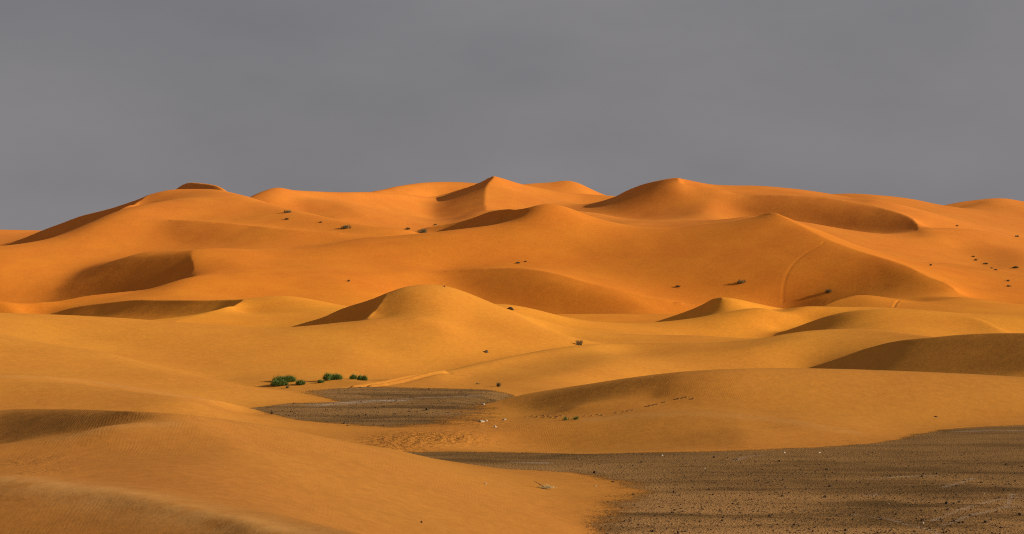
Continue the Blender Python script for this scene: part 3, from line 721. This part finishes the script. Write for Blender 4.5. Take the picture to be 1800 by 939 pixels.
for i, (px, py, w, h, lb) in enumerate((
  (1303, 499, 17, 9, 'dark green shrub left of the curved rut on the great dune'),
  (1455, 515, 15, 8, 'dark green shrub right of the curved rut near the foot of the great dune'),
  (1191, 505, 8, 5, 'small shrub on the great dune above the pointed knoll'),
  (911, 463, 8, 4, 'tiny shrub on the great dune face, left of a close pair'),
  (923, 460.5, 5, 3, 'tiny shrub on the great dune face, right of a close pair'),
  (613, 495, 5, 4, 'lone speck of scrub on the great dune above the central slip face'),
  (506, 374, 12, 6, 'dark shrub on the ridge right of the highest left dune'),
  (505, 386, 7, 4, 'small shrub just below the ridge shrub right of the left dune'),
  (564, 391.5, 6, 3, 'tiny shrub between the ridge shrub and the flat dark shrub'),
  (609, 402, 17, 8, 'wide flat dark shrub at the foot of the scooped bowl'),
  (717, 403.5, 9, 5, 'small dark shrub left of the rounded shrub behind the long ridge'),
  (742, 409.5, 14, 10, 'rounded grey green shrub standing behind the long lit ridge'),
  (765, 396, 7, 3, 'tiny shrub right of the rounded shrub behind the ridge'),
  (1711, 451.5, 4, 3, 'highest tiny shrub of the scatter on the right flank'),
  (1716, 458, 5, 4, 'second tiny shrub from the top of the scatter on the right flank'),
  (1732, 464.5, 8, 4, 'largest dark shrub in the middle of the right flank scatter'),
  (1743, 472, 6, 3, 'small shrub below the largest one on the right flank'),
  (1750, 475, 6, 3, 'lowest small shrub of the scatter on the right flank'),
  (1786, 471.5, 16, 5, 'low dark scrub line in the shaded hollow at the right edge'),
  (1772, 494.5, 7, 4, 'upper of two small shrubs on the lower right flank'),
  (1774, 504, 8, 4, 'lower of two small shrubs on the lower right flank'),
  (1636, 467, 4, 4, 'lone dot of scrub on the lit slope below the right bowl'),
  (1683, 398, 4, 3, 'lone dot of scrub on the slope above the right flank'),
  (1787, 416.5, 6, 4, 'small shrub on the crest at the right edge'),
  (840, 675.5, 9, 3, 'flat dry shrub at the edge of the gravel below the low dune'),
  (876, 680, 6, 10, 'small upright dry plant at the foot of the low dune'),
  (505, 682.5, 5, 6, 'tiny bare sprig in front of the leftmost green bushes'))):
    bush('desert_shrub', lb, 'shrub', px, py, w, h, SCRUB, 90+int(w*9), 3, SH, 80+i, wid=.03, length=.5)
# the dry grass tuft on the crest
p = place(1018, 606.5); s = p.y/F; o = empty('grass_tuft', p); tag(o, 'dry straw coloured grass tuft on the crest of the low dune', 'grass')
for nm, n, mt, sd in (('blades', 190, STRAW, 5), ('shoots', 60, SCRUB, 6)):
    r = random.Random(sd); V, Fc = [], []
    for _ in range(n):
        a = r.random()*6.2832; q = r.random()**.5*.55; x, y = math.cos(a)*q, math.sin(a)*q*.6; l = r.uniform(.5, 1.15); fx, fy = x*r.uniform(.2, .9), y*r.uniform(.2, .9); wa = r.random()*3.14; w = .014
        i = len(V); V += [(x-w*math.cos(wa), y-w*math.sin(wa), -.06), (x+w*math.cos(wa), y+w*math.sin(wa), -.06), (x+fx*.4+w*.7, y+fy*.4, l*.6), (x+fx, y+fy, l), (x+fx*.4-w*.7, y+fy*.4, l*.6)]; Fc.append((i, i+1, i+2, i+3, i+4))
    mesh_obj(nm, V, Fc, mt, o, False)
# leafy sprouts beside the footprints
for i, (px, py, w, h, lb) in enumerate(((994, 739, 13, 8, 'low leafy green sprout beside the footprints, left one of two'), (1012, 738, 15, 7, 'low leafy green sprout beside the footprints, right one of two'))):
    p = place(px, py); s = p.y/F; o = empty('leafy_sprout', p); tag(o, lb, 'plant', 'leafy sprouts beside the footprints')
    r = random.Random(300+i); V, Fc = [], []
    for _ in range(46):
        a = r.random()*6.2832; q = r.random()*w*s*.5; x, y = math.cos(a)*q, math.sin(a)*q*.5; l = h*s*r.uniform(.35, 1.1); wa = r.random()*3.14; w2 = r.uniform(.02, .045); lx = r.uniform(-.12, .12)
        k = len(V); V += [(x, y, -.04), (x+lx*.5+w2*math.cos(wa), y+w2*math.sin(wa), l*.55), (x+lx, y, l), (x+lx*.5-w2*math.cos(wa), y-w2*math.sin(wa), l*.5)]; Fc.append((k, k+1, k+2, k+3))
    mesh_obj('leaves', V, Fc, LEAF, o, False); mesh_obj('stem', *stems(5, w*s*.4, w*s*.25, h*s*.7, .012, 310+i), BARK, o, False)

def rock(name, label, cat, px, py, wpx, hpx, mat, seed, group=None, sharp=.35):
    p = place(px, py); s = p.y/F; bm = bmesh.new(); bmesh.ops.create_icosphere(bm, subdivisions=2, radius=1.); r = random.Random(seed)
    cuts = [(Vector((r.uniform(-1, 1), r.uniform(-1, 1), r.uniform(-.2, 1))).normalized(), r.uniform(.45, .8)) for _ in range(9)]
    for v in bm.verts:
        for nrm, dd in cuts:
            e = v.co.dot(nrm)-dd
            if e > 0: v.co -= nrm*e
        v.co += Vector((r.uniform(-1, 1), r.uniform(-1, 1), r.uniform(-1, 1)))*.04
    rx, h = wpx*.5*s, hpx*s
    for v in bm.verts: v.co = Vector((v.co.x*rx*1.2, v.co.y*rx, max(v.co.z, -.5)*h*.95+h*.12))
    me = bpy.data.meshes.new(name); bm.to_mesh(me); bm.free(); me.materials.append(mat)
    o = bpy.data.objects.new(name, me); col.objects.link(o); o.location = p; o.rotation_euler.z = r.uniform(-.4, .4); tag(o, label, cat, group); return o
for i, (nm, px, py, w, h, mt, lb) in enumerate((
  ('rock', 898, 544, 10, 6, BROWN, 'brown angular rock on the slope behind the central dune'),
  ('rock', 855, 619.5, 9, 5, BROWN, 'brown angular rock alone on the right skirt of the central dune'),
  ('rock', 781, 504.5, 4, 3, BROWN, 'tiny dark rock on the top of the central dune'),
  ('pale_stone', 846, 742, 11, 4, PALE, 'largest flat pale stone at the edge of the small gravel flat'),
  ('pale_stone', 855, 740.5, 5, 3, PALE, 'small pale stone touching the largest pale one'),
  ('pale_stone', 887, 738.5, 8, 3, PALE, 'flat pale stone between the largest pale one and the footprints'),
  ('pale_stone', 871, 751, 5, 4, WHITE, 'bright white stone below the pale stones'),
  ('pale_stone', 849, 711.5, 8, 4, PALE, 'pale stone lying above the others on the gravel edge'),
  ('pale_stone', 1164, 801, 4, 3.5, WHITE, 'bright white stone just below the rippled dune edge'),
  ('pale_stone', 1440, 796.5, 4, 3, WHITE, 'right one of two white stones near the dune edge'),
  ('pale_stone', 1379, 796.5, 3.5, 3, WHITE, 'left one of two white stones near the dune edge'),
  ('pale_stone', 1622, 920, 4, 3, WHITE, 'white stone low on the gravel near the lower right corner'),
  ('pale_stone', 1729, 868, 4, 3, PALE, 'pale stone in the middle of the gravel at the right'),
  ('pale_stone', 1047, 855, 4, 3.5, PALE, 'pale stone on the sand right of the dry branch'),
  ('pale_stone', 853, 851, 4, 3, PALE, 'pale stone on the sand left of the dry branch'),
  ('rock', 1099, 917, 5, 5, BROWN, 'dark stone on the gravel near the sand edge at the bottom'),
  ('rock', 741, 919, 5, 4, BROWN, 'dark stone on the bare sand at the bottom, left of the gravel'),
  ('rock', 1128, 813, 6, 3, BROWN, 'dark stone on the narrow neck of gravel below the dune'),
  ('rock', 1093, 822, 4, 3, BROWN, 'small dark stone on the gravel neck near the sand tongue'),
  ('rock', 1645, 733, 6, 3, BROWN, 'dark reddish stone on the lit dune above the gravel'),
  ('rock', 606, 745, 4, 5, BROWN, 'dark upright stone at the edge of the small gravel flat'),
  ('rock', 1192, 938, 6, 5, BROWN, 'dark stone at the very bottom edge of the gravel'))):
    rock(nm, lb, 'stone' if nm != 'rock' else 'rock', px, py, w, h, mt, 500+i, 'pale stones lying about' if nm != 'rock' else 'dark rocks lying about')
# bleached dry branch with straw caught round it
p = place(955, 859); s = p.y/F; o = empty('dry_branch', p); tag(o, 'bleached dry branch with straw lying on the foreground sand', 'branch')
def stick(a, b, w0, w1):
    a, b = Vector(a), Vector(b); d = (b-a).normalized(); u = d.orthogonal().normalized(); v = d.cross(u); V = []
    for c, w in ((a, w0), ((a+b)/2+u*.03, (w0+w1)/2), (b, w1)):
        for q in range(5): V.append(tuple(c+u*w*math.cos(q*1.2566)+v*w*math.sin(q*1.2566)))
    return V, [(t*5+q, t*5+(q+1) % 5, t*5+5+(q+1) % 5, t*5+5+q) for t in range(2) for q in range(5)]
mesh_obj('limb', *stick((-.80, .1, .62), (.15, 0, .06), .018, .035), BARK, o)
for a, b in (((-.1, 0, .12), (.55, -.25, .16)), ((.1, 0, .1), (.75, .1, .05)), ((-.35, .05, .3), (.1, .2, .42))): mesh_obj('twig', *stick(a, b, .02, .008), STRAW, o)
r = random.Random(9); V, Fc = [], []
for _ in range(260):
    x, y = r.gauss(.15, .26), r.gauss(0, .14); a = r.gauss(-.2, .5); l = r.uniform(.15, .42); w = .014; z = abs(r.gauss(0, .10)); k = len(V)
    V += [(x, y, z), (x+l*math.cos(a)*.5, y+l*math.sin(a)*.5-w, z+.05), (x+l*math.cos(a), y+l*math.sin(a), z+r.uniform(-.02, .05)), (x+l*math.cos(a)*.5, y+l*math.sin(a)*.5+w, z+.05+w)]; Fc.append((k, k+1, k+2, k+3))
mesh_obj('straw', V, Fc, plant_material('bleached_straw', (.40, .28, .12), (.62, .46, .22)), o, False)

# footprints crossing the rippled dune: pressed hollows with a pushed-up rim
def footprint_mesh():
    V, Fc = [(0, 0, -.005)], []; N = 12
    for r_, z in ((.55, .012), (.85, .07), (1.15, .03), (1.5, -.05)):
        for q in range(N): a = q*2*math.pi/N; V.append((.21*r_*math.cos(a)*(1+.18*math.cos(a)), .15*r_*math.sin(a), z*(1+.35*math.sin(a*2+1))))
    for q in range(N): Fc.append((0, 1+q, 1+(q+1) % N))
    for t in range(3):
        for q in range(N): Fc.append((1+t*N+q, 1+(t+1)*N+q, 1+(t+1)*N+(q+1) % N, 1+t*N+(q+1) % N))
    me = bpy.data.meshes.new('footprint'); me.from_pydata(V, [], Fc); me.shade_smooth(); me.materials.append(FOOT); return me
k = NT('pressed_sand'); k.set(k.b.inputs['Base Color'], (.30, .130, .032, 1)); k.set(k.b.inputs['Roughness'], 1.); FOOT = k.m
fm = footprint_mesh()
steps = [(925,733.3),(937,731.5),(945,732.8),(956,730.3),(957,733.2),(965,731.4),(969.5,733.6),(980,732.2),(978,735),(986,731),(1028,731.6),(1041,731.2),(1051,729),(1059,730),(1084,725.8),(1096,724),(1104,722.6),(1111,721),(1139,714.6),(1146,713),(1154,711),(1167,707.5),(1190,701.6),(1198,700.5),(1204,699),(1216,701.5)]
for px, py in steps:
    p = hit(px, py); e = .35; o = bpy.data.objects.new('footprint', fm); col.objects.link(o); o.parent = sheets['rippled']
    sx = (ground_z(p.x+e, p.y)-ground_z(p.x-e, p.y))/(2*e); sy = (ground_z(p.x, p.y+1)-ground_z(p.x, p.y-1))/2
    o.rotation_euler = Vector((-sx, -sy, 1)).to_track_quat('Z', 'Y').to_euler(); o.location = p; s_ = rnd.uniform(.85, 1.25); o.scale = (s_*1.15, s_*1.2, s_)

# loose stones strewn over the gravel flat
def strew(name, label, n, area, size, mat, seed):
    r = random.Random(seed); V, Fc = [], []; c = 0
    base = [(1, 0, 0), (.3, .9, 0), (-.8, .5, 0), (-.7, -.6, 0), (.4, -.9, 0)]
    while c < n:
        px, py = area(r); d = HZ*F/(py-V0); x, y = (px-UC)/F*d, d
        j = min(np.searchsorted(ts, math.log(y)), len(ts)-1); i = min(np.searchsorted(us, x/y), len(us)-1)
        if pan[j, i] < r.uniform(.25, .9): c += .2; continue
        z = ground_z(x, y); q = size*math.exp(r.gauss(0, .55)); a = r.random()*6.28; ca, sa = math.cos(a), math.sin(a); k = len(V); h = q*r.uniform(.5, 1.1)
        for bx, by, _ in base:
            bx, by = bx*r.uniform(.7, 1.2)*q, by*r.uniform(.7, 1.2)*q; V.append((x+bx*ca-by*sa, y+bx*sa+by*ca, z-.02))
        for bx, by, _ in base:
            bx, by = bx*.6*q, by*.6*q; V.append((x+bx*ca-by*sa, y+bx*sa+by*ca, z+h*r.uniform(.6, 1.)))
        for t in range(5): Fc.append((k+t, k+(t+1) % 5, k+5+(t+1) % 5, k+5+t))
        Fc.append((k+5, k+6, k+7, k+8, k+9)); c += 1
    o = mesh_obj(name, V, Fc, mat, None, False); tag(o, label, None, None, 'stuff'); return o
def lower(r):
    return r.uniform(1000, 1850), 790+170*r.random()**.8
def upper(r):
    return r.uniform(440, 960), r.uniform(680, 755)
strew('gravel', 'dark loose stones strewn over the large gravel flat', 16000, lower, .030, GRIT, 1)
strew('gravel', 'dark loose stones strewn over the small gravel flat', 4500, upper, .038, GRIT, 2)
strew('gravel', 'scattered larger dark stones on the large gravel flat', 220, lower, .07, GRIT, 4)
strew('gravel', 'pale loose pebbles strewn over the large gravel flat', 60, lower, .03, PALE, 3)
print('all', round(time.time()-t_start, 1), 's')
